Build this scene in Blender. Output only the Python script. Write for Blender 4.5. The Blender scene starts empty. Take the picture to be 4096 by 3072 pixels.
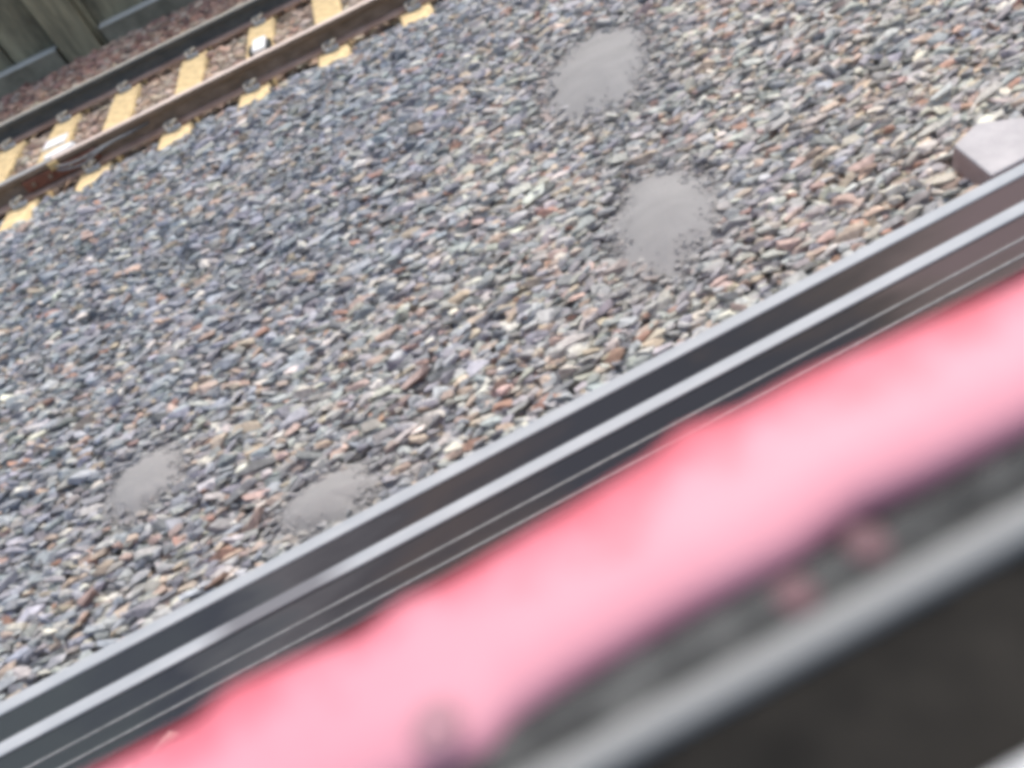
import bpy, bmesh, math, random
import numpy as np
from mathutils import Matrix, Vector, noise

random.seed(7)
rng = np.random.default_rng(11)
scene = bpy.context.scene
C = scene.collection

# ------------------------------------------------------------------ camera
CAM_H, PITCH, YAW, ROLL = 1.7658, 0.7695, 0.0501, -0.4484
fwd = Vector((math.sin(YAW) * math.cos(PITCH), math.cos(YAW) * math.cos(PITCH), -math.sin(PITCH)))
r0 = fwd.cross(Vector((0, 0, 1))).normalized()
u0 = r0.cross(fwd)
right = math.cos(ROLL) * r0 + math.sin(ROLL) * u0
up = right.cross(fwd)
cam_data = bpy.data.cameras.new("camera")
cam_data.sensor_width = 36.0
cam_data.lens = 2963.0 / 4096.0 * 36.0
cam_data.clip_start = 0.02
cam_data.clip_end = 500.0
cam_data.dof.use_dof = True
cam_data.dof.focus_distance = 3.1
cam_data.dof.aperture_fstop = 2.3
cam = bpy.data.objects.new("camera", cam_data)
C.objects.link(cam)
cam.matrix_world = Matrix(((right.x, up.x, -fwd.x, 0), (right.y, up.y, -fwd.y, 0),
                           (right.z, up.z, -fwd.z, CAM_H), (0, 0, 0, 1)))
scene.camera = cam

# ------------------------------------------------------------------ sky, sun, exposure
SUN_EL, SUN_AZ = math.radians(62), math.radians(35)      # azimuth from +Y towards +X
world = bpy.data.worlds.new("World")
scene.world = world
world.use_nodes = True
wn = world.node_tree
sky = wn.nodes.new("ShaderNodeTexSky")
sky.sky_type = 'NISHITA'
sky.sun_disc = False
sky.sun_elevation = SUN_EL
sky.sun_rotation = SUN_AZ
sky.dust_density = 4.0
wn.links.new(sky.outputs[0], wn.nodes["Background"].inputs[0])
wn.nodes["Background"].inputs[1].default_value = 0.15
sun_d = bpy.data.lights.new("sun", 'SUN')
sun_d.energy = 1.3
sun_d.angle = math.radians(40)
sun_d.color = (1.0, 0.95, 0.88)
sun = bpy.data.objects.new("sun", sun_d)
C.objects.link(sun)
to_sun = Vector((math.sin(SUN_AZ) * math.cos(SUN_EL), math.cos(SUN_AZ) * math.cos(SUN_EL), math.sin(SUN_EL)))
sun.rotation_euler = to_sun.to_track_quat('Z', 'Y').to_euler()
sun.location = to_sun * 30
vs = scene.view_settings
vs.view_transform = 'Standard'
vs.look = 'None'
vs.gamma = 1.0
vs.exposure = 0.95
vs.use_curve_mapping = False
scene.cycles.filter_width = 5.0

# ------------------------------------------------------------------ helpers
def tag(o, label=None, cat=None, group=None, kind=None):
    if label: o["label"] = label
    if cat: o["category"] = cat
    if group: o["group"] = group
    if kind: o["kind"] = kind
    return o

def mesh_obj(name, bm, mat, parent=None, smooth=False):
    me = bpy.data.meshes.new(name)
    bm.normal_update()
    bm.to_mesh(me)
    bm.free()
    if smooth:
        for p in me.polygons: p.use_smooth = True
    if mat: me.materials.append(mat)
    o = bpy.data.objects.new(name, me)
    C.objects.link(o)
    if parent: o.parent = parent
    return o

def empty(name, loc=(0, 0, 0), rz=0.0):
    o = bpy.data.objects.new(name, None)
    C.objects.link(o)
    o.location = loc
    o.rotation_euler = (0, 0, rz)
    o.empty_display_size = 0.1
    return o

def box(bm, x0, x1, y0, y1, z0, z1, bev=0.0, segs=2):
    b = bmesh.new()
    bmesh.ops.create_cube(b, size=1.0)
    bmesh.ops.scale(b, vec=(x1 - x0, y1 - y0, z1 - z0), verts=b.verts)
    bmesh.ops.translate(b, vec=((x0 + x1) / 2, (y0 + y1) / 2, (z0 + z1) / 2), verts=b.verts)
    if bev > 0:
        bmesh.ops.bevel(b, geom=b.edges[:], offset=bev, segments=segs, profile=0.5, affect='EDGES')
    me = bpy.data.meshes.new("tmp")
    b.to_mesh(me); b.free()
    bm.from_mesh(me)
    bpy.data.meshes.remove(me)
    return bm

def extrude_profile(prof, x0, x1, nseg=1):
    """closed (y, z) profile swept along X"""
    bm = bmesh.new()
    n = len(prof)
    rings = []
    for i in range(nseg + 1):
        x = x0 + (x1 - x0) * i / nseg
        rings.append([bm.verts.new((x, y, z)) for y, z in prof])
    for a, b in zip(rings, rings[1:]):
        for i in range(n):
            j = (i + 1) % n
            bm.faces.new((a[i], a[j], b[j], b[i]))
    bm.faces.new(rings[0][::-1])
    bm.faces.new(rings[-1])
    bmesh.ops.recalc_face_normals(bm, faces=bm.faces)
    return bm

def tube(bm, pts, r, sides=8):
    pts = [Vector(p) for p in pts]
    rings = []
    for i, p in enumerate(pts):
        t = (pts[min(i + 1, len(pts) - 1)] - pts[max(i - 1, 0)]).normalized()
        a = t.cross(Vector((0.13, 0.31, 0.94))).normalized()
        b = t.cross(a)
        rings.append([bm.verts.new(p + r * (math.cos(2 * math.pi * k / sides) * a + math.sin(2 * math.pi * k / sides) * b)) for k in range(sides)])
    for A, B in zip(rings, rings[1:]):
        for k in range(sides):
            bm.faces.new((A[k], A[(k + 1) % sides], B[(k + 1) % sides], B[k]))
    bm.faces.new(rings[0][::-1]); bm.faces.new(rings[-1])
    bmesh.ops.recalc_face_normals(bm, faces=bm.faces)
    return bm

def smooth_path(pts, n=6):
    out = []
    P = [Vector(p) for p in pts]
    for i in range(len(P) - 1):
        p0, p1, p2, p3 = P[max(i - 1, 0)], P[i], P[i + 1], P[min(i + 2, len(P) - 1)]
        for k in range(n):
            t = k / n
            out.append(0.5 * ((2 * p1) + (-p0 + p2) * t + (2 * p0 - 5 * p1 + 4 * p2 - p3) * t * t + (-p0 + 3 * p1 - 3 * p2 + p3) * t ** 3))
    out.append(P[-1])
    return out

# ------------------------------------------------------------------ materials
def new_mat(name):
    m = bpy.data.materials.new(name)
    m.use_nodes = True
    nt = m.node_tree
    return m, nt, nt.nodes["Principled BSDF"]

def noise_mat(name, c1, c2, scale=8.0, rough=0.7, metal=0.0, bump=0.2, bscale=60.0, stretch=(1, 1, 1), c3=None, spec=0.3, lo=0.35, hi=0.65):
    m, nt, b = new_mat(name)
    tc = nt.nodes.new("ShaderNodeTexCoord")
    mp = nt.nodes.new("ShaderNodeMapping")
    mp.inputs["Scale"].default_value = stretch
    nt.links.new(tc.outputs["Object"], mp.inputs[0])
    n = nt.nodes.new("ShaderNodeTexNoise")
    n.inputs["Scale"].default_value = scale
    n.inputs["Detail"].default_value = 6
    n.inputs["Roughness"].default_value = 0.65
    nt.links.new(mp.outputs[0], n.inputs["Vector"])
    r = nt.nodes.new("ShaderNodeValToRGB")
    r.color_ramp.elements[0].position = lo
    r.color_ramp.elements[0].color = (*c1, 1)
    r.color_ramp.elements[1].position = hi
    r.color_ramp.elements[1].color = (*c2, 1)
    if c3:
        e = r.color_ramp.elements.new(min(hi + 0.12, 0.98)); e.color = (*c3, 1)
    nt.links.new(n.outputs["Fac"], r.inputs[0])
    nt.links.new(r.outputs[0], b.inputs["Base Color"])
    b.inputs["Roughness"].default_value = rough
    b.inputs["Metallic"].default_value = metal
    b.inputs["Specular IOR Level"].default_value = spec
    if bump > 0:
        n2 = nt.nodes.new("ShaderNodeTexNoise")
        n2.inputs["Scale"].default_value = bscale
        n2.inputs["Detail"].default_value = 4
        nt.links.new(tc.outputs["Object"], n2.inputs["Vector"])
        bp = nt.nodes.new("ShaderNodeBump")
        bp.inputs["Strength"].default_value = bump
        bp.inputs["Distance"].default_value = 0.01
        nt.links.new(n2.outputs["Fac"], bp.inputs["Height"])
        nt.links.new(bp.outputs[0], b.inputs["Normal"])
    m["ramp"] = r.name
    return m

def stone_mat(name, source):
    m, nt, b = new_mat(name)
    if source == 'attr':
        a = nt.nodes.new("ShaderNodeAttribute"); a.attribute_name = "col"; col = a.outputs["Color"]
        tc = nt.nodes.new("ShaderNodeTexCoord"); vec = tc.outputs["Object"]
        sc = 55.0
    else:
        a = nt.nodes.new("ShaderNodeObjectInfo"); col = a.outputs["Color"]
        g = nt.nodes.new("ShaderNodeNewGeometry"); vec = g.outputs["Position"]
        sc = 55.0
    n = nt.nodes.new("ShaderNodeTexNoise")
    n.inputs["Scale"].default_value = sc
    n.inputs["Detail"].default_value = 5
    nt.links.new(vec, n.inputs["Vector"])
    mr = nt.nodes.new("ShaderNodeMapRange")
    mr.inputs["From Min"].default_value = 0.3; mr.inputs["From Max"].default_value = 0.7
    mr.inputs["To Min"].default_value = 0.72; mr.inputs["To Max"].default_value = 1.25
    nt.links.new(n.outputs["Fac"], mr.inputs[0])
    mx = nt.nodes.new("ShaderNodeVectorMath"); mx.operation = 'SCALE'
    nt.links.new(col, mx.inputs[0]); nt.links.new(mr.outputs[0], mx.inputs["Scale"])
    nt.links.new(mx.outputs[0], b.inputs["Base Color"])
    b.inputs["Roughness"].default_value = 0.75
    b.inputs["Specular IOR Level"].default_value = 0.35
    bp = nt.nodes.new("ShaderNodeBump"); bp.inputs["Strength"].default_value = 0.35; bp.inputs["Distance"].default_value = 0.006
    nt.links.new(n.outputs["Fac"], bp.inputs["Height"]); nt.links.new(bp.outputs[0], b.inputs["Normal"])
    return m

M = {}
M["stones"] = stone_mat("ballast_stone_mixed", 'attr')
M["stone"] = stone_mat("ballast_stone_single", 'obj')
M["bed"] = noise_mat("ballast_fines", (0.10, 0.097, 0.092), (0.20, 0.19, 0.175), 22, 0.95, bump=0.8, bscale=90)
M["ground"] = noise_mat("dark_ground", (0.05, 0.047, 0.042), (0.10, 0.092, 0.08), 3, 0.95, bump=0.5, bscale=20)
M["grit"] = noise_mat("grey_grit", (0.212, 0.210, 0.201), (0.245, 0.242, 0.232), 5, 0.95, bump=0.25, bscale=160, stretch=(0.5, 1.5, 1), spec=0.1)  # for mounds added in place of smudges on the window glass
M["sleeper"] = noise_mat("ochre_concrete", (0.40, 0.31, 0.18), (0.64, 0.49, 0.255), 13, 0.9, bump=0.3, bscale=90, lo=0.30, hi=0.54, c3=(0.72, 0.58, 0.34))
M["white"] = noise_mat("white_paint", (0.72, 0.72, 0.70), (0.82, 0.82, 0.80), 20, 0.6, bump=0.1)
M["rust_web"] = noise_mat("rail_rust_dark", (0.145, 0.102, 0.066), (0.24, 0.175, 0.122), 14, 0.8, bump=0.3, stretch=(0.5, 1, 1))
M["rust_foot"] = noise_mat("rail_rust_light", (0.30, 0.185, 0.125), (0.42, 0.29, 0.215), 12, 0.85, bump=0.3, stretch=(0.6, 1, 1))
M["head_c"] = noise_mat("rail_head_dusty", (0.52, 0.43, 0.37), (0.60, 0.52, 0.46), 18, 0.5, bump=0.1, stretch=(0.15, 1, 1), metal=0.15)
M["head_c2"] = noise_mat("rail_head_worn", (0.30, 0.32, 0.32), (0.42, 0.42, 0.40), 18, 0.4, bump=0.1, stretch=(0.15, 1, 1), metal=0.3)
M["web_d"] = noise_mat("rail_web_slate", (0.062, 0.068, 0.066), (0.10, 0.10, 0.09), 12, 0.7, bump=0.3, stretch=(0.5, 1, 1))
M["head_d"] = noise_mat("rail_head_pale", (0.44, 0.42, 0.35), (0.52, 0.50, 0.44), 16, 0.45, bump=0.1, stretch=(0.15, 1, 1), metal=0.2)
M["clip"] = noise_mat("clip_steel", (0.30, 0.275, 0.22), (0.43, 0.40, 0.33), 40, 0.6, bump=0.2)
M["insulator"] = noise_mat("clip_insulator", (0.30, 0.32, 0.33), (0.40, 0.42, 0.43), 40, 0.6, bump=0.1)
M["pad"] = noise_mat("rusty_pad", (0.13, 0.05, 0.03), (0.22, 0.09, 0.055), 30, 0.85, bump=0.2)
M["polished"] = noise_mat("polished_steel", (0.265, 0.288, 0.297), (0.325, 0.345, 0.35), 6, 0.65, bump=0.0, stretch=(0.6, 2, 2), metal=0.0, spec=0.3)
M["slab"] = noise_mat("pale_concrete", (0.33, 0.32, 0.315), (0.42, 0.405, 0.395), 8, 0.85, bump=0.2, bscale=120)
M["slab_side"] = noise_mat("rust_stained_concrete", (0.33, 0.235, 0.20), (0.43, 0.32, 0.275), 10, 0.9, bump=0.2)
M["wall"] = noise_mat("weathered_wall", (0.095, 0.086, 0.058), (0.33, 0.29, 0.18), 4.5, 0.9, bump=0.4, bscale=25, stretch=(1, 1, 0.35), c3=(0.38, 0.345, 0.23))
M["pile"] = noise_mat("mossy_timber", (0.15, 0.135, 0.085), (0.35, 0.31, 0.19), 6, 0.9, bump=0.5, bscale=30, stretch=(1.5, 1.5, 0.3), c3=(0.40, 0.37, 0.23))
M["kerb"] = noise_mat("kerb_concrete", (0.46, 0.44, 0.36), (0.56, 0.54, 0.46), 10, 0.9, bump=0.3)
M["kerb_face"] = noise_mat("kerb_mossy_face", (0.16, 0.145, 0.10), (0.28, 0.255, 0.18), 6, 0.9, bump=0.4)
M["cable"] = noise_mat("grey_cable", (0.16, 0.165, 0.16), (0.26, 0.265, 0.26), 30, 0.5, bump=0.05)
M["yellow"] = noise_mat("yellow_clamp", (0.42, 0.30, 0.13), (0.52, 0.38, 0.18), 30, 0.6, bump=0.1)
M["gasket"] = noise_mat("black_rubber", (0.018, 0.019, 0.019), (0.088, 0.091, 0.087), 60, 0.85, bump=0.15, spec=0.1)
M["sill"] = noise_mat("dark_sill", (0.006, 0.006, 0.0055), (0.022, 0.0205, 0.0175), 22, 0.85, bump=0.1, spec=0.08)
M["trim"] = noise_mat("brushed_aluminium", (0.19, 0.195, 0.186), (0.225, 0.23, 0.22), 10, 0.85, bump=0.0, metal=0.0, stretch=(0.2, 3, 3))
M["cream"] = noise_mat("white_plastic", (0.62, 0.64, 0.63), (0.68, 0.70, 0.69), 10, 0.5, bump=0.05)
M["smear"] = noise_mat("dull_red_rivet", (0.10, 0.055, 0.06), (0.13, 0.075, 0.08), 60, 0.7, bump=0.0)
M["smear_dark"] = noise_mat("mauve_rivet", (0.26, 0.14, 0.16), (0.33, 0.18, 0.20), 60, 0.7, bump=0.0)
M["coach"] = noise_mat("red_coach_paint", (0.38, 0.03, 0.035), (0.46, 0.05, 0.05), 3, 0.4, bump=0.03, spec=0.5)

def dark_band_mat():
    """oily slate steel, rusting to mauve brown at one end, with a grey dusty stretch"""
    m, nt, b = new_mat("oily_steel")
    tc = nt.nodes.new("ShaderNodeTexCoord")
    sx = nt.nodes.new("ShaderNodeSeparateXYZ"); nt.links.new(tc.outputs["Object"], sx.inputs[0])
    n = nt.nodes.new("ShaderNodeTexNoise"); n.inputs["Scale"].default_value = 3.0; n.inputs["Detail"].default_value = 3
    mp = nt.nodes.new("ShaderNodeMapping"); mp.inputs["Scale"].default_value = (0.9, 2.5, 2.5)
    nt.links.new(tc.outputs["Object"], mp.inputs[0]); nt.links.new(mp.outputs[0], n.inputs["Vector"])
    ad = nt.nodes.new("ShaderNodeMath"); ad.operation = 'MULTIPLY_ADD'
    ad.inputs[1].default_value = 0.9; ad.inputs[2].default_value = -0.45
    nt.links.new(n.outputs["Fac"], ad.inputs[0])
    ad2 = nt.nodes.new("ShaderNodeMath"); ad2.operation = 'ADD'
    nt.links.new(ad.outputs[0], ad2.inputs[0]); nt.links.new(sx.outputs["X"], ad2.inputs[1])
    mr = nt.nodes.new("ShaderNodeMapRange")
    mr.inputs["From Min"].default_value = -2.0; mr.inputs["From Max"].default_value = 2.0
    nt.links.new(ad2.outputs[0], mr.inputs[0])
    r = nt.nodes.new("ShaderNodeValToRGB")
    els = r.color_ramp.elements
    S = lambda x: (x + 2) / 4
    els[0].position = S(-1.4); els[0].color = (0.0343, 0.0412, 0.0433, 1)
    els[1].position = S(1.45); els[1].color = (0.0799, 0.0611, 0.0603, 1)
    for x, c in ((-1.05, (0.0249, 0.0287, 0.0348)), (-0.85, (0.0462, 0.0499, 0.0531)), (-0.72, (0.0533, 0.0530, 0.0558)),  # lighter greys: pale veil painted into the steel's colour
                 (-0.50, (0.0326, 0.0325, 0.0354)), (-0.30, (0.0402, 0.0350, 0.0341)), (0.05, (0.0213, 0.0237, 0.0289)),
                 (0.75, (0.0190, 0.0212, 0.0256)), (1.00, (0.0355, 0.0312, 0.0289)), (1.22, (0.0681, 0.0549, 0.0512))):
        e = els.new(S(x)); e.color = (*c, 1)
    nt.links.new(mr.outputs[0], r.inputs[0]); nt.links.new(r.outputs[0], b.inputs["Base Color"])
    b.inputs["Roughness"].default_value = 0.75
    b.inputs["Specular IOR Level"].default_value = 0.08
    return m
M["oily"] = dark_band_mat()

def red_with_sheen():  # red pales inward: sky sheen painted into the colour, broken by noise
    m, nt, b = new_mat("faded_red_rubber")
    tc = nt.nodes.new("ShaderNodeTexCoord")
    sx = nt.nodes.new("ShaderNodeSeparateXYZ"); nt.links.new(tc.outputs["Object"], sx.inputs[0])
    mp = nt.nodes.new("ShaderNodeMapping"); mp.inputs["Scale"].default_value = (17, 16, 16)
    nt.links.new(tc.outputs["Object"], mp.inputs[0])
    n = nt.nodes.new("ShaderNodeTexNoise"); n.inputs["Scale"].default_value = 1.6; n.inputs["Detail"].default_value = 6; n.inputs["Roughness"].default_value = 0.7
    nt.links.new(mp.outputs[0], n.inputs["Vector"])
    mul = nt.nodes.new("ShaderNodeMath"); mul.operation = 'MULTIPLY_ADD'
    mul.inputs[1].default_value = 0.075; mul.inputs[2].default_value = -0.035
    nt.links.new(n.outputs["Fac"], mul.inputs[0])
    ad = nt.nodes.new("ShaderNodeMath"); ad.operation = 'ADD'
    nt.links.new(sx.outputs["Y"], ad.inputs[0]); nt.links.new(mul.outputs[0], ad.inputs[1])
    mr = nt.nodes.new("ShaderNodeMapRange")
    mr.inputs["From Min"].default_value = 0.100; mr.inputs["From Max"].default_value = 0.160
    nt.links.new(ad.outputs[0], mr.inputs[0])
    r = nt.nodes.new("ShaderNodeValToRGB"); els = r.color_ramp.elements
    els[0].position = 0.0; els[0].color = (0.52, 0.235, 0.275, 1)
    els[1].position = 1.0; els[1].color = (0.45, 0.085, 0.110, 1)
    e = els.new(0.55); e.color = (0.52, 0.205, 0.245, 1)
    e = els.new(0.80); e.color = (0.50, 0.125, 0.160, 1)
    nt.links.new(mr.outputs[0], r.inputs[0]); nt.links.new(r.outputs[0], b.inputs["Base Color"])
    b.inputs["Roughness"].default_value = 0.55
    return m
M["red"] = red_with_sheen()

# ------------------------------------------------------------------ layout constants
Y_A1, Y_A2, Y_B1, Y_B2 = 1.469, 1.424, 1.337, 1.2935     # bright strips of the near rails
HEAD_Z = 0.17
Y_C = 5.85                                               # centre of the far track's near rail
Y_D = Y_C + 1.50
SKEW = math.radians(-8.0)
SLEEPER_X = [-3.42, -2.83, -2.30, -1.73, -1.09, -0.45, 0.17, 0.85, 1.50]
SMUDGES = [  # x, y, rx, ry, rot, height
    (1.27, 3.50, 0.20, 0.34, -0.55, 1.0),
    (0.89, 2.15, 0.155, 0.25, -0.5, 1.15),
    (-1.26, 2.20, 0.13, 0.115, 0.2, 0.75),
    (-0.60, 1.66, 0.14, 0.085, -0.1, 0.9),
]

SMUDGE_COL = np.array([0.252, 0.249, 0.238])

def surf(x, y):
    ys = [0.0, 1.11, 1.14, 1.48, 1.52, 2.3, 3.3, 4.4, 5.2, 5.62, 5.75, 7.45, 7.62, 7.9, 8.7, 30]
    zs = [0.05, 0.105, 0.06, 0.06, 0.085, 0.05, 0.035, 0.045, 0.02, -0.035, -0.06, -0.06, 0.02, 0.04, 0.06, 0.06]
    z = np.interp(y, ys, zs)
    return z + 0.012 * np.sin(x * 2.1 + y * 1.3) * np.sin(y * 2.9 - x * 0.8)

def smudge_z(x, y, q, hh):
    """top of the grit: a low swell that sinks between the stones at its rim"""
    return surf(x, y) + 0.008 + 0.040 * hh * np.exp(-(q / 1.05) ** 2.2) - 0.026 * np.clip((q - 0.85) / 0.9, 0, 1)

def smudge_r(x, y, g):
    gx, gy, rx, ry, rot, h = g
    dx, dy = x - gx, y - gy
    a = math.cos(rot) * dx + math.sin(rot) * dy
    b = -math.sin(rot) * dx + math.cos(rot) * dy
    return np.sqrt((a / rx) ** 2 + (b / ry) ** 2)

# ------------------------------------------------------------------ ground and ballast bed
bm = bmesh.new()
s = 250
bmesh.ops.create_grid(bm, x_segments=1, y_segments=1, size=s)
bmesh.ops.translate(bm, vec=(0, 0, -0.30), verts=bm.verts)
ground = mesh_obj("ground", bm, M["ground"])
tag(ground, "dark bare ground under and around the railway", "ground", kind="structure")

bm = bmesh.new()
gx = np.linspace(-14, 14, 113); gy = np.linspace(-3.0, 8.70, 118)
vv = [[bm.verts.new((x, y, float(surf(x, y)) - 0.030)) for x in gx] for y in gy]
for j in range(len(gy) - 1):
    for i in range(len(gx) - 1):
        bm.faces.new((vv[j][i], vv[j][i + 1], vv[j + 1][i + 1], vv[j + 1][i]))
bed = mesh_obj("ballast_bed", bm, M["bed"], smooth=True)
tag(bed, "bed of crushed stone ballast between the two tracks", "ballast", kind="structure")

# ------------------------------------------------------------------ stones
def stone_shape(seed):
    rr = np.random.default_rng(seed)
    b = bmesh.new()
    n = rr.integers(11, 15)
    for k in range(n):
        v = rr.normal(size=3); v /= np.linalg.norm(v)
        v = np.sign(v) * np.abs(v) ** 0.75
        v *= rr.uniform(0.40, 0.56)
        b.verts.new(v)
    res = bmesh.ops.convex_hull(b, input=b.verts)
    junk = list({e for e in res["geom_interior"] + res["geom_unused"] if isinstance(e, bmesh.types.BMVert)})
    if junk: bmesh.ops.delete(b, geom=junk, context='VERTS')
    bmesh.ops.triangulate(b, faces=b.faces)
    bmesh.ops.recalc_face_normals(b, faces=b.faces)
    b.verts.index_update()
    V = np.array([v.co[:] for v in b.verts]); F = np.array([[v.index for v in f.verts] for f in b.faces])
    b.free()
    return V, F
SHAPES = [stone_shape(100 + i) for i in range(28)]

PAL = {  # colour, weight
    "cool": [((0.185, 0.20, 0.23), 30), ((0.125, 0.135, 0.155), 22), ((0.25, 0.265, 0.29), 20), ((0.205, 0.20, 0.195), 11),
             ((0.29, 0.225, 0.165), 6), ((0.29, 0.19, 0.145), 5), ((0.42, 0.40, 0.36), 6), ((0.22, 0.10, 0.06), 1.2), ((0.07, 0.075, 0.085), 8)],
    "warm": [((0.225, 0.235, 0.245), 26), ((0.15, 0.155, 0.165), 12), ((0.285, 0.285, 0.285), 22), ((0.265, 0.26, 0.235), 16),
             ((0.34, 0.27, 0.20), 10), ((0.31, 0.22, 0.185), 8), ((0.45, 0.43, 0.38), 8), ((0.26, 0.13, 0.08), 2.5), ((0.075, 0.075, 0.08), 4)],
    "track": [((0.36, 0.285, 0.24), 30), ((0.27, 0.20, 0.165), 18), ((0.41, 0.355, 0.31), 24), ((0.34, 0.22, 0.165), 14), ((0.15, 0.115, 0.095), 10), ((0.50, 0.46, 0.40), 8)],
    "red": [((0.29, 0.165, 0.13), 30), ((0.22, 0.115, 0.09), 20), ((0.37, 0.255, 0.205), 24), ((0.40, 0.34, 0.28), 14), ((0.09, 0.06, 0.055), 10), ((0.36, 0.33, 0.30), 6)],
}
def pick(pal, n):
    cols = np.array([c for c, w in PAL[pal]]); w = np.array([w for c, w in PAL[pal]], float); w /= w.sum()
    c = cols[rng.choice(len(cols), n, p=w)]
    g_ = c.mean(1, keepdims=True)
    c = g_ + (c - g_) * 0.92
    c = 0.20 + (c - 0.20) * 0.74
    return c * np.array([1.36, 1.36, 1.28]) * rng.uniform(0.75, 1.25, (n, 1)) * rng.uniform(0.95, 1.05, (n, 3))

f_px, cam_loc = 2963.0, np.array([0, 0, CAM_H])
Rr, Ru, Rd = np.array(right), np.array(up), np.array(fwd)
def project(P):
    q = P - cam_loc
    z = q @ Rd
    return 2048 + f_px * (q @ Rr) / z, 1536 - f_px * (q @ Ru) / z, z

def scatter(y0, y1, size_fn, spacing, lift, margin=520):
    """jittered rows of stones; rows are spaced by the local stone size"""
    out = []
    y = y0
    while y < y1:
        sz = size_fn(y)
        dy = sz * spacing
        xs = np.arange(-4.6, 4.2, sz * spacing * 1.35)
        xs = xs + rng.uniform(-0.5, 0.5, len(xs)) * sz * spacing * 1.1
        yy = y + rng.uniform(-0.55, 0.55, len(xs)) * dy
        out.append(np.stack([xs, yy, np.full(len(xs), sz)], 1))
        y += dy
    A = np.concatenate(out)
    A = A[(A[:, 1] > y0) & (A[:, 1] < y1)]
    P = np.stack([A[:, 0], A[:, 1], surf(A[:, 0], A[:, 1])], 1)
    px, py, z = project(P)
    keep = (z > 0.1) & (px > -margin) & (px < 4096 + margin) & (py > -margin) & (py < 3072 + margin)
    A, P = A[keep], P[keep]
    n = len(A)
    s = A[:, 2] * np.clip(rng.lognormal(0.0, 0.32, n), 0.45, 2.1)
    dims = np.stack([s * rng.uniform(1.35, 2.5, n), s * rng.uniform(0.64, 0.98, n), s * rng.uniform(0.5, 0.85, n)], 1)
    yaw = rng.normal(0, 0.19, n); tx = rng.normal(0, 0.28, n); ty = rng.normal(0, 0.22, n)
    P[:, 2] += lift * A[:, 2] + rng.normal(0, 0.17, n) * A[:, 2]
    return P, dims, np.stack([tx, ty, yaw], 1)

def rot_mats(e):
    cx, sx = np.cos(e[:, 0]), np.sin(e[:, 0]); cy, sy = np.cos(e[:, 1]), np.sin(e[:, 1]); cz, sz = np.cos(e[:, 2]), np.sin(e[:, 2])
    R = np.empty((len(e), 3, 3))
    R[:, 0, 0] = cz * cy; R[:, 0, 1] = cz * sy * sx - sz * cx; R[:, 0, 2] = cz * sy * cx + sz * sx
    R[:, 1, 0] = sz * cy; R[:, 1, 1] = sz * sy * sx + cz * cx; R[:, 1, 2] = sz * sy * cx - cz * sx
    R[:, 2, 0] = -sy; R[:, 2, 1] = cy * sx; R[:, 2, 2] = cy * cx
    return R

def cat3(lst): return [np.concatenate([l[i] for l in lst]) for i in range(3)]

def sleeper_mask(P, dims):
    """True where a stone would lie on an exposed sleeper top"""
    m = np.zeros(len(P), bool)
    for sx in SLEEPER_X:
        xc = sx + (P[:, 1] - Y_C) * math.tan(-SKEW)
        near_end = Y_C - 0.36 + 0.03 * math.sin(sx * 7)
        m |= (np.abs(P[:, 0] - xc) < 0.105 + dims[:, 0] * 0.36) & (P[:, 1] > near_end) & (P[:, 1] < Y_D + 0.10)
    return m

def rail_mask(P, dims):
    m = np.zeros(len(P), bool)
    for yc in (Y_C, Y_D):
        m |= np.abs(P[:, 1] - yc) < 0.068 + dims[:, 1] * 0.45
    return m

size_a = lambda y: float(np.interp(y, [1.2, 1.6, 3.2, 4.6, 5.7], [0.033, 0.034, 0.0345, 0.038, 0.042]))
L = [scatter(1.49, 5.78, size_a, 0.72, -0.05), scatter(1.50, 5.70, size_a, 1.04, 0.46)]
Pa, Da, Ea = cat3(L)
k = ~(sleeper_mask(Pa, Da) | rail_mask(Pa, Da)) & (Pa[:, 1] - Da[:, 1] * 0.5 - np.abs(np.sin(Ea[:, 2])) * Da[:, 0] * 0.45 > Y_A1 - 0.008)
# keep the footprint of the grey slab free
SLAB = (1.765, 1.545)
k &= ~((np.abs(Pa[:, 0] - SLAB[0] - 0.10) < 0.19) & (Pa[:, 1] < 1.72))
Pa, Da, Ea = Pa[k], Da[k], Ea[k]
warmth = np.clip((Pa[:, 0] * 0.34 + (3.6 - Pa[:, 1]) * 0.30) + 0.22, 0, 1)
warmth = np.clip(warmth + 0.9 * np.array([noise.noise(Vector((x * 1.1, y * 1.5, 4.2))) for x, y in Pa[:, :2]]), 0, 1)
cool, warm = pick("cool", len(Pa)), pick("warm", len(Pa))
Ca = np.where((rng.uniform(size=len(Pa)) < warmth)[:, None], warm, cool)
Ca = Ca * (1 + np.array([0.06, 0.035, 0.01]) * np.clip(Pa[:, 0:1] - 0.4, 0, 1.6))  # also paints a warm haze into the stones towards the right
# stones in and around each added mound are tinted towards its smudge grey
for g in SMUDGES:
    r = smudge_r(Pa[:, 0], Pa[:, 1], g)
    w = np.clip((2.3 - r) / 1.3, 0, 1)[:, None] * 0.88
    Ca = Ca * (1 - w) + SMUDGE_COL * w
    shrink = np.clip((r - 0.85) / 1.0, 0.0, 1.0)
    Da *= np.clip(0.30 + 0.70 * shrink, 0, 1)[:, None]
    Pa[:, 2] -= 0.012 * np.clip(1.6 - r, 0, 1)
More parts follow.
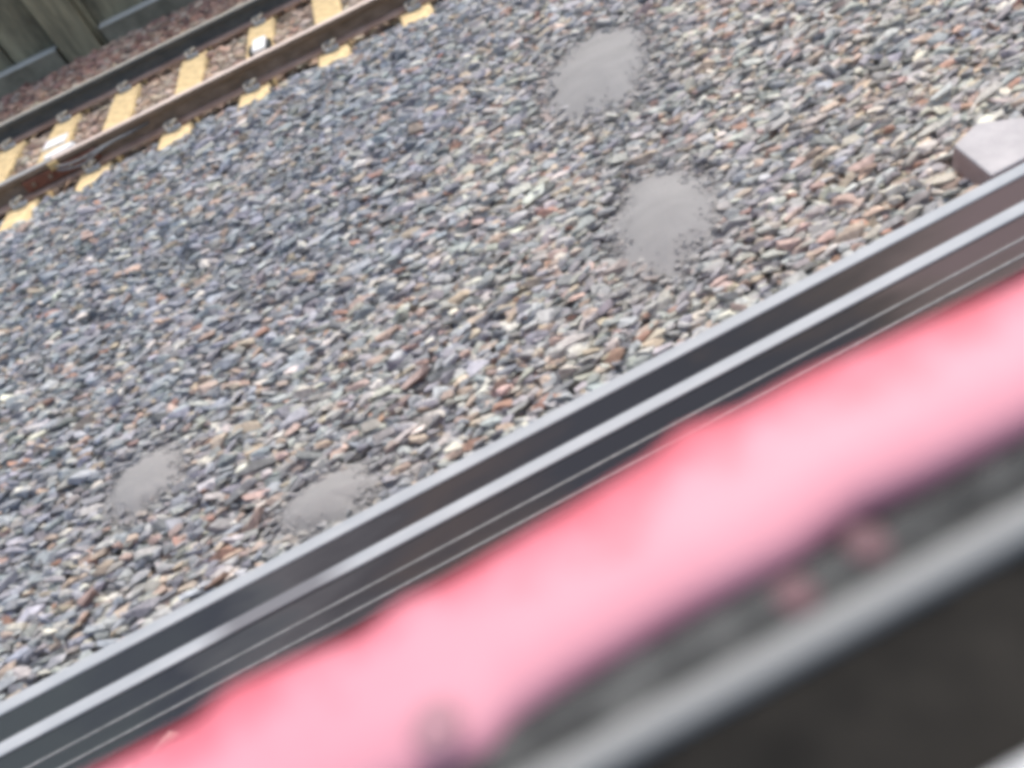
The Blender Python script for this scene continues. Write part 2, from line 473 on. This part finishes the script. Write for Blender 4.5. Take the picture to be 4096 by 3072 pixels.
# added grains that blend each smudge stand-in into the stones
gP, gD, gE, gC = [], [], [], []
for g in SMUDGES:
    n = 2000
    rr_ = 1.65 * np.sqrt(rng.uniform(size=n)); th_ = rng.uniform(0, 2 * math.pi, n)
    lx, ly = rr_ * g[2] * np.cos(th_), rr_ * g[3] * np.sin(th_)
    x = g[0] + math.cos(g[4]) * lx - math.sin(g[4]) * ly
    y = g[1] + math.sin(g[4]) * lx + math.cos(g[4]) * ly
    k = (y > Y_A1 + 0.02) & (rr_ > 0.7 + 0.5 * rng.uniform(size=n))
    x, y, rr_ = x[k], y[k], rr_[k]
    z = smudge_z(x, y, rr_, g[5]) - 0.001 + rng.normal(0, 0.0018, len(x))
    sz_ = rng.uniform(0.004, 0.009, len(x)) * (0.4 + 1.3 * rr_ / 1.65)
    gP.append(np.stack([x, y, z], 1)); gD.append(np.stack([sz_ * rng.uniform(1.2, 2.4, len(x)), sz_, sz_ * 0.6], 1))
    gE.append(rng.normal(0, 0.25, (len(x), 3))); gC.append(SMUDGE_COL * rng.uniform(0.93, 1.10, (len(x), 1)))
gP, gD, gE, gC = map(np.concatenate, (gP, gD, gE, gC))

size_t = lambda y: 0.044
Pt, Dt, Et = cat3([scatter(5.80, 7.50, size_t, 0.72, -0.05), scatter(5.80, 7.50, size_t, 1.05, 0.40)])
k = ~(sleeper_mask(Pt, Dt) | rail_mask(Pt, Dt)); Pt, Dt, Et = Pt[k], Dt[k], Et[k]
Ct = pick("track", len(Pt))
Ct = Ct * np.array([1.02, 0.95, 0.86])
Pf, Df, Ef = cat3([scatter(7.42, 8.66, size_t, 0.72, -0.05), scatter(7.46, 8.64, size_t, 0.95, 0.42)])
k = ~(sleeper_mask(Pf, Df) | rail_mask(Pf, Df)); Pf, Df, Ef = Pf[k], Df[k], Ef[k]
Cf = pick("red", len(Pf))
mixk = (rng.uniform(size=len(Pf)) > (Pf[:, 1] - 7.45) / 0.7)
Cf[mixk] = pick("track", int(mixk.sum()))
Cf = Cf * np.array([1.08, 0.94, 0.82])
# stones on the near side of the near rails
Pn, Dn, En = cat3([scatter(0.55, 1.115, lambda y: 0.040, 0.72, -0.05), scatter(0.55, 1.11, lambda y: 0.045, 1.0, 0.42)])
k = Pn[:, 0] < -0.95; Pn, Dn, En = Pn[k], Dn[k], En[k]
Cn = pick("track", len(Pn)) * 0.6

shape_a = rng.integers(0, len(SHAPES), len(Pa))

def build_stones(name, P, D, E, Cc, shapes, parent):
    Rm = rot_mats(E)
    VV, FF, CC = [], [], []
    off = 0
    for si, (V, F) in enumerate(SHAPES):
        idx = np.where(shapes == si)[0]
        if not len(idx): continue
        loc = V[None] * D[idx][:, None, :]
        w = np.einsum('nij,nvj->nvi', Rm[idx], loc) + P[idx][:, None, :]
        nv = len(V)
        VV.append(w.reshape(-1, 3))
        FF.append((F[None] + (np.arange(len(idx)) * nv)[:, None, None] + off).reshape(-1, 3))
        CC.append(np.repeat(Cc[idx], nv, axis=0))
        off += nv * len(idx)
    V = np.concatenate(VV); F = np.concatenate(FF); col = np.concatenate(CC)
    me = bpy.data.meshes.new(name)
    me.vertices.add(len(V)); me.vertices.foreach_set("co", V.astype(np.float32).ravel())
    me.loops.add(F.size); me.loops.foreach_set("vertex_index", F.astype(np.int32).ravel())
    me.polygons.add(len(F)); me.polygons.foreach_set("loop_start", (np.arange(len(F)) * 3).astype(np.int32))
    me.polygons.foreach_set("loop_total", np.full(len(F), 3, np.int32))
    at = me.attributes.new("col", 'FLOAT_COLOR', 'POINT')
    at.data.foreach_set("color", np.concatenate([col, np.ones((len(col), 1))], 1).astype(np.float32).ravel())
    me.polygons.foreach_set("use_smooth", np.zeros(len(F), bool))
    me.update(calc_edges=True); me.validate()
    me.materials.append(M["stones"])
    o = bpy.data.objects.new(name, me); C.objects.link(o); o.parent = parent
    o["kind"] = "stuff"
    return o

# the 300 stones that show largest stay single objects
px, py, pz = project(Pa)
vis = (px > 40) & (px < 4056) & (py > 40) & (py < 3030)
buried = np.zeros(len(Pa), bool)
for g in SMUDGES: buried |= smudge_r(Pa[:, 0], Pa[:, 1], g) < 1.6
top = Pa[:, 2] - surf(Pa[:, 0], Pa[:, 1]) > 0.012
score = np.where(vis & ~buried & top, Da[:, 0] * Da[:, 1] / pz ** 2, 0)
single = np.argsort(-score)[:300]
rest = np.ones(len(Pa), bool); rest[single] = False
build_stones("stones", Pa[rest], Da[rest], Ea[rest], Ca[rest], shape_a[rest], bed)
build_stones("stones", Pt, Dt, Et, Ct, rng.integers(0, len(SHAPES), len(Pt)), bed)
build_stones("stones", Pf, Df, Ef, Cf, rng.integers(0, len(SHAPES), len(Pf)), bed)
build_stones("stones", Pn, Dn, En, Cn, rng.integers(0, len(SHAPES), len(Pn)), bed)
build_stones("fine_gravel", gP, gD, gE, gC, rng.integers(0, len(SHAPES), len(gP)), bed)
stone_meshes = []
for V, F in SHAPES:
    me = bpy.data.meshes.new("stone")
    me.from_pydata(V.tolist(), [], F.tolist()); me.materials.append(M["stone"])
    stone_meshes.append(me)
from mathutils import Euler
for i in single:
    o = bpy.data.objects.new("stone", stone_meshes[shape_a[i]])
    C.objects.link(o); o.parent = bed
    o.location = Pa[i].tolist(); o.rotation_euler = Euler(Ea[i].tolist(), 'XYZ'); o.scale = Da[i].tolist()
    o.color = (*[float(c) for c in Ca[i]], 1.0)

# ------------------------------------------------------------------ added mounds standing in for grey smudges on the window glass
GL = ["smooth grey grit patch farthest from the near rails, towards the upper edge",
      "largest smooth grey grit patch, in the ballast right of centre",
      "faint smooth grey grit patch in the ballast at lower left",
      "smooth grey grit patch touching the near rail at lower left"]
for gi, g in enumerate(SMUDGES):
    gx_, gy_, rx, ry, rot, hh = g
    bm = bmesh.new()
    NR, NA = 16, 56
    ctr = None; prev = None
    for a in range(NR + 1):
        q = a / NR * 1.75
        ring = []
        for t in range(NA if a else 1):
            th = 2 * math.pi * t / NA
            wob = 1 + 0.16 * noise.noise(Vector((math.cos(th) * 1.6 + gi * 9, math.sin(th) * 1.6, 0.3))) + 0.10 * noise.noise(Vector((math.cos(th) * 5 + gi * 9, math.sin(th) * 5, 7)))
            lx, ly = q * rx * wob * math.cos(th), q * ry * wob * math.sin(th)
            x = gx_ + math.cos(rot) * lx - math.sin(rot) * ly
            y = gy_ + math.sin(rot) * lx + math.cos(rot) * ly
            z = float(smudge_z(x, y, q, hh))
            z += 0.004 * noise.noise(Vector((x * 9, y * 14, 1.0))) + 0.0012 * noise.noise(Vector((x * 30, y * 40, 3.0)))
            ring.append(bm.verts.new((x - gx_, max(y, Y_A1 + 0.004) - gy_, z)))
        if a == 1:
            for t in range(NA): bm.faces.new((prev[0], ring[t], ring[(t + 1) % NA]))
        elif a > 1:
            for t in range(NA): bm.faces.new((prev[t], ring[t], ring[(t + 1) % NA], prev[(t + 1) % NA]))
        prev = ring
    o = mesh_obj("grit_patch", bm, M["grit"], smooth=True)
    o.location = (gx_, gy_, 0)
    tag(o, GL[gi], "grit", "patches of fine grey grit", "stuff")

# ------------------------------------------------------------------ far track: rails
def rail(x0, x1, yc, mats, label, group=None):
    root = empty("running_rail", ((x0 + x1) / 2, yc, 0.0))
    h = (x1 - x0) / 2
    foot = [(-0.070, 0.004), (0.070, 0.004), (0.070, 0.016), (0.012, 0.034), (-0.012, 0.034), (-0.070, 0.016)]
    web = [(-0.0085, 0.033), (0.0085, 0.033), (0.0085, 0.134), (-0.0085, 0.134)]
    head = [(-0.030, 0.128), (-0.012, 0.133), (0.012, 0.133), (0.030, 0.128), (0.034, 0.134), (0.0345, 0.160), (0.031, 0.167),
            (0.022, 0.170), (-0.022, 0.170), (-0.031, 0.167), (-0.0345, 0.160), (-0.034, 0.134)]
    mesh_obj("foot", extrude_profile(foot, -h, h), mats[2], root)
    mesh_obj("web", extrude_profile(web, -h, h), mats[1], root)
    hd = mesh_obj("head", extrude_profile(head, -h, h), mats[1], root)
    hd.data.materials.append(mats[0])
    for p in hd.data.polygons:
        if p.normal.z > 0.6: p.material_index = 1
    tag(root, label, "rail", group)
    return root

JOINT_X = -1.955
RG = "rails of the far track"
rail(JOINT_X + 0.004, 9.0, Y_C, (M["head_c"], M["rust_web"], M["rust_foot"]), "rusty brown rail of the far track, nearer of its two, right of the joint", RG)
rail(-9.0, JOINT_X - 0.004, Y_C, (M["head_c2"], M["rust_web"], M["rust_foot"]), "short end of the rusty brown rail left of the joint, bright head", RG)
rail(-9.0, 9.0, Y_D, (M["head_d"], M["web_d"], M["rust_foot"]), "farthest rail, slate grey side, beside the mossy wall", RG)

# fishplate at the joint
fp = empty("fishplate", (JOINT_X, Y_C - 0.03, 0.08))
bm = bmesh.new()
box(bm, -0.27, 0.30, -0.016, 0.014, -0.040, 0.040, 0.006)
fpp = mesh_obj("plate", bm, M["pad"], fp)
for bx_ in (-0.20, -0.07, 0.09, 0.22):
    bm = bmesh.new()
    bmesh.ops.create_cone(bm, cap_ends=True, segments=6, radius1=0.017, radius2=0.015, depth=0.022)
    bmesh.ops.rotate(bm, cent=(0, 0, 0), matrix=Matrix.Rotation(math.pi / 2, 3, 'X'), verts=bm.verts)
    bmesh.ops.translate(bm, vec=(bx_, -0.027, 0), verts=bm.verts)
    mesh_obj("bolt", bm, M["rust_web"], fpp)
tag(fp, "red-brown rusty bolted plate joining the rail ends at left", "fishplate")

# bond cable looping past the joint
bc = empty("bond_cable", (JOINT_X, Y_C - 0.05, 0.10))
for dz, dy in ((0.0, 0.0), (-0.030, -0.012)):
    bm = bmesh.new()
    pts = [(0.00, -0.010, 0.030 + dz), (0.08, -0.030, 0.012 + dz * 1.1), (0.20, -0.040 + dy, 0.004 + dz), (0.31, -0.034 + dy, 0.010 + dz * 0.4), (0.44, -0.014, 0.008), (0.58, 0.004, 0.002), (0.72, 0.012, 0.004)]
    tube(bm, smooth_path(pts), 0.0075, 8)
    mesh_obj("strand", bm, M["cable"], bc, smooth=True)
bm = bmesh.new()
box(bm, -0.035, 0.035, -0.018, 0.012, 0.010, 0.062, 0.008)
mesh_obj("clamp", bm, M["yellow"], bc)
tag(bc, "grey bond cable with yellow clamp looping beside the rail joint", "cable")

# ------------------------------------------------------------------ far track: sleepers with clips
def sleeper_bm():
    bm = bmesh.new()
    ys = np.linspace(-1.25, 1.25, 26)
    rings = []
    for y in ys:
        rs = abs(y) - 0.75
        zt = 0.0 - 0.012 * max(0, 1 - (abs(y) / 0.45) ** 2) - (0.010 * max(0, (abs(y) - 1.15) / 0.1))
        wt = 0.118
        prof = [(-0.145, -0.20), (-wt - 0.004, zt - 0.012), (-wt + 0.010, zt), (wt - 0.010, zt), (wt + 0.004, zt - 0.012), (0.145, -0.20)]
        rings.append([bm.verts.new((x, y, z)) for x, z in prof])
    for a, b in zip(rings, rings[1:]):
        for i in range(6):
            j = (i + 1) % 6
            bm.faces.new((a[i], a[j], b[j], b[i]))
    bm.faces.new(rings[0]); bm.faces.new(rings[-1])
    bmesh.ops.recalc_face_normals(bm, faces=bm.faces)
    return bm

proto = empty("sleeper", (0, 0, 0))
body = mesh_obj("body", sleeper_bm(), M["sleeper"], proto)
for yr in (-0.75, 0.75):
    bm = bmesh.new()
    box(bm, -0.095, 0.095, yr - 0.083, yr + 0.083, 0.0005, 0.0038, 0.0)
    mesh_obj("pad", bm, M["pad"], proto)
    for sgn in (-1, 1):
        bm = bmesh.new()
        box(bm, -0.055, 0.055, yr + sgn * 0.098 - 0.024, yr + sgn * 0.098 + 0.024, 0.0005, 0.030, 0.008)
        sh = mesh_obj("shoulder", bm, M["insulator"], proto)
        bm = bmesh.new()
        y_in, y_out = yr + sgn * 0.045, yr + sgn * 0.118
        pts = [(-0.045, y_out, 0.020), (-0.05, yr + sgn * 0.085, 0.045), (-0.035, y_in, 0.046), (0.0, yr + sgn * 0.038, 0.042),
               (0.03, yr + sgn * 0.06, 0.048), (0.045, yr + sgn * 0.10, 0.062), (0.02, y_out + sgn * 0.008, 0.060), (-0.01, y_out, 0.040)]
        tube(bm, smooth_path(pts, 4), 0.0115, 7)
        mesh_obj("clip", bm, M["clip"], sh, smooth=True)
proto_children = list(proto.children)
SL = ["ochre concrete sleeper beyond the left edge of the row",
      "leftmost ochre sleeper, seen only between the far track's rails",
      "ochre sleeper at the left edge with a white painted band",
      "third ochre sleeper from the left edge, end near the bond cable",
      "fourth ochre sleeper from the left edge, plain, beneath the rusty rail",
      "fifth ochre sleeper from the left edge, with a white block on it",
      "sixth ochre sleeper from the left, cut by the upper edge",
      "ochre sleeper of which only the near end shows, at the upper edge",
      "ochre concrete sleeper past the right end of the row"]
sleepers = []
for i, sx in enumerate(SLEEPER_X):
    o = proto if i == 0 else proto.copy()
    if i:
        C.objects.link(o)
        for ch in proto_children:
            c = ch.copy(); C.objects.link(c); c.parent = o
            for gc in list(ch.children):
                d = gc.copy(); C.objects.link(d); d.parent = c
    o.location = (sx + 0.75 * math.tan(-SKEW), Y_C + 0.75, random.uniform(-0.002, 0.0))
    o.rotation_euler = (0, 0, SKEW + random.uniform(-0.012, 0.012))
    tag(o, SL[i], "sleeper", "ochre sleepers of the far track")
    sleepers.append(o)
# white painted band across one sleeper
bm = bmesh.new()
box(bm, -0.100, 0.100, 0.15, 0.31, -0.02, 0.0035, 0.002)
pm = mesh_obj("painted_band", bm, M["white"], sleepers[2])
pm["label"] = "white painted band"

# white block standing on a sleeper and an oval plate beside the rail
wb = empty("marker_block", (-0.310, 6.60, 0.0), SKEW)
bm = bmesh.new()
box(bm, -0.055, 0.055, -0.17, 0.10, 0.0015, 0.050, 0.008)
mesh_obj("block", bm, M["white"], wb)
for sgn in (-1, 1):
    bm = bmesh.new()
    box(bm, sgn * 0.076 - 0.018, sgn * 0.076 + 0.018, -0.16, 0.02, 0.0015, 0.040, 0.005)
    mesh_obj("bracket", bm, M["gasket"], wb)
tag(wb, "small white block with dark brackets on a sleeper of the far track", "marker")
op = empty("oval_plate", (-2.085, 6.50, 0.012), SKEW)
bm = bmesh.new()
bmesh.ops.create_cone(bm, cap_ends=True, segments=28, radius1=0.5, radius2=0.47, depth=1.0)
bmesh.ops.scale(bm, vec=(0.27, 0.125, 0.022), verts=bm.verts)
bmesh.ops.rotate(bm, cent=(0, 0, 0), matrix=Matrix.Rotation(0.25, 3, 'Z'), verts=bm.verts)
mesh_obj("plate", bm, M["white"], op)
bm = bmesh.new()
box(bm, -0.10, 0.10, -0.03, 0.03, -0.06, -0.0115, 0.004)
mesh_obj("foot", bm, M["gasket"], op)
tag(op, "white oval plate lying behind the rusty rail at left", "plate")

# ------------------------------------------------------------------ near rails
def veiled(mat, x0, x1, col):  # paints a grey window veil into one stretch of the steel's colour
    m = mat.copy(); m.name = "polished_steel_dusty"
    nt = m.node_tree; b = nt.nodes["Principled BSDF"]
    src = b.inputs["Base Color"].links[0].from_socket
    tc = nt.nodes.new("ShaderNodeTexCoord"); sx = nt.nodes.new("ShaderNodeSeparateXYZ")
    nt.links.new(tc.outputs["Object"], sx.inputs[0])
    r = nt.nodes.new("ShaderNodeMapRange"); r.inputs["From Min"].default_value = -2; r.inputs["From Max"].default_value = 2
    nt.links.new(sx.outputs["X"], r.inputs[0])
    cr = nt.nodes.new("ShaderNodeValToRGB"); e = cr.color_ramp.elements
    S = lambda x: (x + 2) / 4
    e[0].position = S(x0 - 0.12); e[0].color = (0, 0, 0, 1); e[1].position = S(x1 + 0.14); e[1].color = (0, 0, 0, 1)
    for x in (x0, x1):
        k = e.new(S(x)); k.color = (0.85, 0.85, 0.85, 1)
    nt.links.new(r.outputs[0], cr.inputs[0])
    mx = nt.nodes.new("ShaderNodeMix"); mx.data_type = 'RGBA'
    nt.links.new(cr.outputs[0], mx.inputs[0]); nt.links.new(src, mx.inputs[6]); mx.inputs[7].default_value = (*col, 1)
    nt.links.new(mx.outputs[2], b.inputs["Base Color"])
    return m

def near_rail(name, y0, y1, label, cat, top):
    yc = (y0 + y1) / 2; w = (y0 - y1) / 2
    root = empty(name, (0, yc, 0))
    head = [(-w, 0.138), (w, 0.138), (w, 0.166), (w - 0.003, 0.169), (w - 0.006, 0.170), (-w + 0.006, 0.170), (-w + 0.003, 0.169), (-w, 0.166)]
    hd = mesh_obj("head", extrude_profile(head, -9, 9), M["oily"], root)
    hd.data.materials.append(top)
    for p in hd.data.polygons:
        if p.normal.z > 0.3: p.material_index = 1
    mesh_obj("web", extrude_profile([(-0.009, 0.034), (0.009, 0.034), (0.009, 0.139), (-0.009, 0.139)], -9, 9), M["oily"], root)
    mesh_obj("foot", extrude_profile([(-0.040, 0.0), (0.040, 0.0), (0.040, 0.014), (0.01, 0.035), (-0.01, 0.035), (-0.040, 0.014)], -9, 9), M["oily"], root)
    tag(root, label, cat, "pair of near rails")
    return root
near_rail("running_rail", Y_A1, Y_A2, "near rail whose polished head borders the grey ballast", "rail", M["polished"])
near_rail("check_rail", Y_B1, Y_B2, "second polished near rail, between the first one and the red ledge", "rail", veiled(M["polished"], -0.90, -0.66, (0.10, 0.10, 0.107)))

# filler between the two rails, and the guard plate with two bright ridges on the camera side
bm = bmesh.new()
box(bm, -9, 9, Y_B1 + 0.002, Y_A2 - 0.002, 0.06, 0.164, 0.0)
fb = mesh_obj("filler_strip", bm, M["oily"])
tag(fb, "dark oily filler strip between the two polished near rails", "filler strip")
gp = empty("guard_plate", (0, 1.24, 0))
bm = extrude_profile([(-0.105, 0.03), (0.050, 0.03), (0.050, 0.164), (-0.017, 0.160), (-0.105, 0.157)], -9, 9)
mesh_obj("plate", bm, M["oily"], gp)
for yr in (-0.017, -0.067):
    bm = extrude_profile([(yr - 0.0030, 0.150), (yr + 0.0030, 0.150), (yr + 0.0022, 0.1625), (yr - 0.0022, 0.1625)], -9, 9)
    mesh_obj("ridge", bm, M["cable"], gp)
tag(gp, "dark guard plate with two thin bright ridges beside the check rail", "guard plate")

# ------------------------------------------------------------------ pale concrete slab at the right edge
sl = empty("concrete_slab", (1.690, 1.655, 0.0), 0.0)
def quad_prism(pts, z0, z1, bev=0.006):
    bm = bmesh.new()
    lo = [bm.verts.new((x, y, z0)) for x, y in pts]; hi = [bm.verts.new((x, y, z1)) for x, y in pts]
    bm.faces.new(lo[::-1]); bm.faces.new(hi)
    for i in range(len(pts)):
        j = (i + 1) % len(pts)
        bm.faces.new((lo[i], lo[j], hi[j], hi[i]))
    bmesh.ops.recalc_face_normals(bm, faces=bm.faces)
    if bev: bmesh.ops.bevel(bm, geom=bm.edges[:], offset=bev, segments=2, profile=0.5, affect='EDGES')
    return bm
o = mesh_obj("block", quad_prism([(-0.005, 0.012), (-0.047, -0.182), (0.25, -0.182), (0.27, -0.06), (0.12, 0.055)], 0.02, 0.178, 0.006), M["slab"], sl)
o.data.materials.append(M["slab_side"])
for p in o.data.polygons:
    if p.normal.z < 0.35: p.material_index = 1  # sides and underside take the browner concrete
tag(sl, "pale grey concrete slab with rust-brown side beside the near rail at right", "slab")

# ------------------------------------------------------------------ wall and kerb behind the far track
wl = empty("retaining_wall", (-1.93, 8.86, 0.0))
edges = [-9.0, -6.6, -5.4, -4.5, -3.75, -3.15, -2.62, -2.14]
for a, b in zip(edges, edges[1:]):
    bm = bmesh.new(); dy = random.uniform(-0.012, 0.012)
    box(bm, a + 1.93 + 0.012, b + 1.93 - 0.012, dy, 0.16, -0.28, 3.0, 0.01)
    mesh_obj("panel", bm, M["wall"], wl)
edges = [-1.73, -1.20, -0.62, -0.02, 0.6, 1.3, 2.2, 3.4, 5.0, 9.0]
for a, b in zip(edges, edges[1:]):
    bm = bmesh.new(); dy = random.uniform(-0.012, 0.012)
    box(bm, a + 1.93 + 0.012, b + 1.93 - 0.012, dy, 0.16, -0.28, 3.0, 0.01)
    mesh_obj("panel", bm, M["wall"], wl)
bm = bmesh.new(); box(bm, -7.0, 11.0, 0.17, 0.30, -0.28, 2.98)
mesh_obj("backing", bm, M["gasket"], wl)
bm = bmesh.new(); box(bm, -0.195, 0.155, -0.235, -0.015, -0.28, 3.0, 0.03, 3)
mesh_obj("pilaster", bm, M["pile"], wl)
bm = bmesh.new(); box(bm, 0.162, 0.215, -0.12, -0.015, -0.28, 3.0, 0.012, 2)
mesh_obj("batten", bm, M["pile"], wl)
tag(wl, "dark mossy panelled wall with a pilaster behind the far track", "wall")
kb = empty("kerb", (-1.93, 8.74, 0.0))
for ex in ([-8.8, -6.8, -4.6, -2.150], [-1.70, 0.2, 2.2, 4.2, 6.2, 8.8]):
    for a, b in zip(ex, ex[1:]):
        bm = bmesh.new()
        box(bm, a + 1.93 + 0.006, b + 1.93 - 0.006, -0.085, 0.085, -0.28, 0.25, 0.012, 2)
        o = mesh_obj("kerb_stone", bm, M["kerb_face"], kb)
        o.data.materials.append(M["kerb"])
        for p in o.data.polygons:
            if p.normal.z > 0.3: p.material_index = 1
tag(kb, "low concrete kerb with pale top at the foot of the mossy wall", "kerb")

# ------------------------------------------------------------------ the carriage's window ledge, close to the camera
tr = empty("train_carriage", (0, 0, 0.30))
ZL = 1.55
X0, X1 = -1.3, 1.3
red_edge = [(-1.3, .153), (-0.9, .151), (-0.5, .154), (-0.24, .152), (-0.173, .1500), (-0.143, .1495), (-0.129, .1552), (-0.104, .1525), (-0.0795, .1490), (-0.061, .1535), (-0.043, .1515), (0.0017, .1541),
            (0.0406, .1574), (0.058, .1625), (0.080, .1570), (0.107, .1578), (0.1515, .1530), (0.1884, .1489), (0.24, .152), (0.5, .154), (0.9, .151), (1.3, .153)]
red_in = [(-1.3, .1005), (-0.6, .1015), (-0.2, .100), (-0.10, .098), (-0.072, .0965), (-0.049, .0935), (-0.039, .0985), (-0.020, .1010), (-0.0137, .1013), (0.0202, .1030), (0.0365, .1028), (0.059, .1022),
          (0.0859, .1062), (0.1094, .1043), (0.1434, .1030), (0.5, .102), (1.3, .102)]
def at(poly, x):
    return float(np.interp(x, [p[0] for p in poly], [p[1] for p in poly]))
bm = bmesh.new()
xs = list(np.linspace(X0, -0.30, 21)) + list(np.linspace(-0.29, 0.29, 140)) + list(np.linspace(0.30, X1, 21))
rings = []
for x in xs:
    yo, yi = at(red_edge, x) * 1.035, at(red_in, x)
    w = yo - yi
    prof = [(yi, ZL - 0.030), (yi, ZL - 0.004), (yi + 0.10 * w, ZL), (yi + 0.35 * w, ZL + 0.002), (yi + 0.65 * w, ZL + 0.0015), (yi + 0.85 * w, ZL - 0.001),
            (yi + 0.95 * w, ZL - 0.005), (yo, ZL - 0.012), (yo - 0.002, ZL - 0.022), (yo - 0.010, ZL - 0.030)]
    rings.append([bm.verts.new((x, y, z - 0.30)) for y, z in prof])
for a, b in zip(rings, rings[1:]):
    n = len(a)
    for i in range(n):
        j = (i + 1) % n
        bm.faces.new((a[i], a[j], b[j], b[i]))
bm.faces.new(rings[0]); bm.faces.new(rings[-1])
bmesh.ops.recalc_face_normals(bm, faces=bm.faces)
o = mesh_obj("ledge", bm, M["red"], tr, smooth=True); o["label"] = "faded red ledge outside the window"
bm = bmesh.new(); box(bm, X0, X1, 0.0840, 0.1000, ZL - 0.040 - 0.30, ZL - 0.006 - 0.30, 0.003)
mesh_obj("gasket", bm, M["gasket"], tr)
bm = bmesh.new(); box(bm, X0, X1, 0.0725, 0.0825, ZL - 0.040 - 0.30, ZL + 0.0005 - 0.30, 0.003, 3)
mesh_obj("trim_strip", bm, M["trim"], tr, smooth=True)
bm = bmesh.new(); box(bm, X0, X1, -0.02, 0.0715, ZL - 0.040 - 0.30, ZL - 0.004 - 0.30, 0.002)
mesh_obj("sill", bm, M["sill"], tr)
bm = bmesh.new(); box(bm, 0.045, X1, -0.06, 0.0290, ZL - 0.003 - 0.30, ZL + 0.0015 - 0.30, 0.001)
mesh_obj("panel", bm, M["cream"], tr)
bm = bmesh.new(); box(bm, X0, X1, 0.085, 0.135, 0.0, ZL - 0.042 - 0.30, 0.004)
mesh_obj("side_panel", bm, M["coach"], tr)
for (x, y, r, mt, nm) in ((-0.0600, 0.1055, 0.0085, "smear_dark", "rivet"), (0.0537, 0.0918, 0.0068, "smear", "rivet"), (0.081, 0.0950, 0.0070, "smear", "rivet")):
    bm = bmesh.new()
    bmesh.ops.create_uvsphere(bm, u_segments=14, v_segments=8, radius=r)
    bmesh.ops.scale(bm, vec=(1, 1, 0.2), verts=bm.verts)
    zz = ZL + (0.0012 if y > 0.1 else -0.0058) - 0.30
    bmesh.ops.translate(bm, vec=(x, y, zz), verts=bm.verts)
    mesh_obj(nm, bm, M[mt], tr, smooth=True)
tag(tr, "red ledge, black gasket and aluminium strip below the carriage window, blurred", "train carriage")
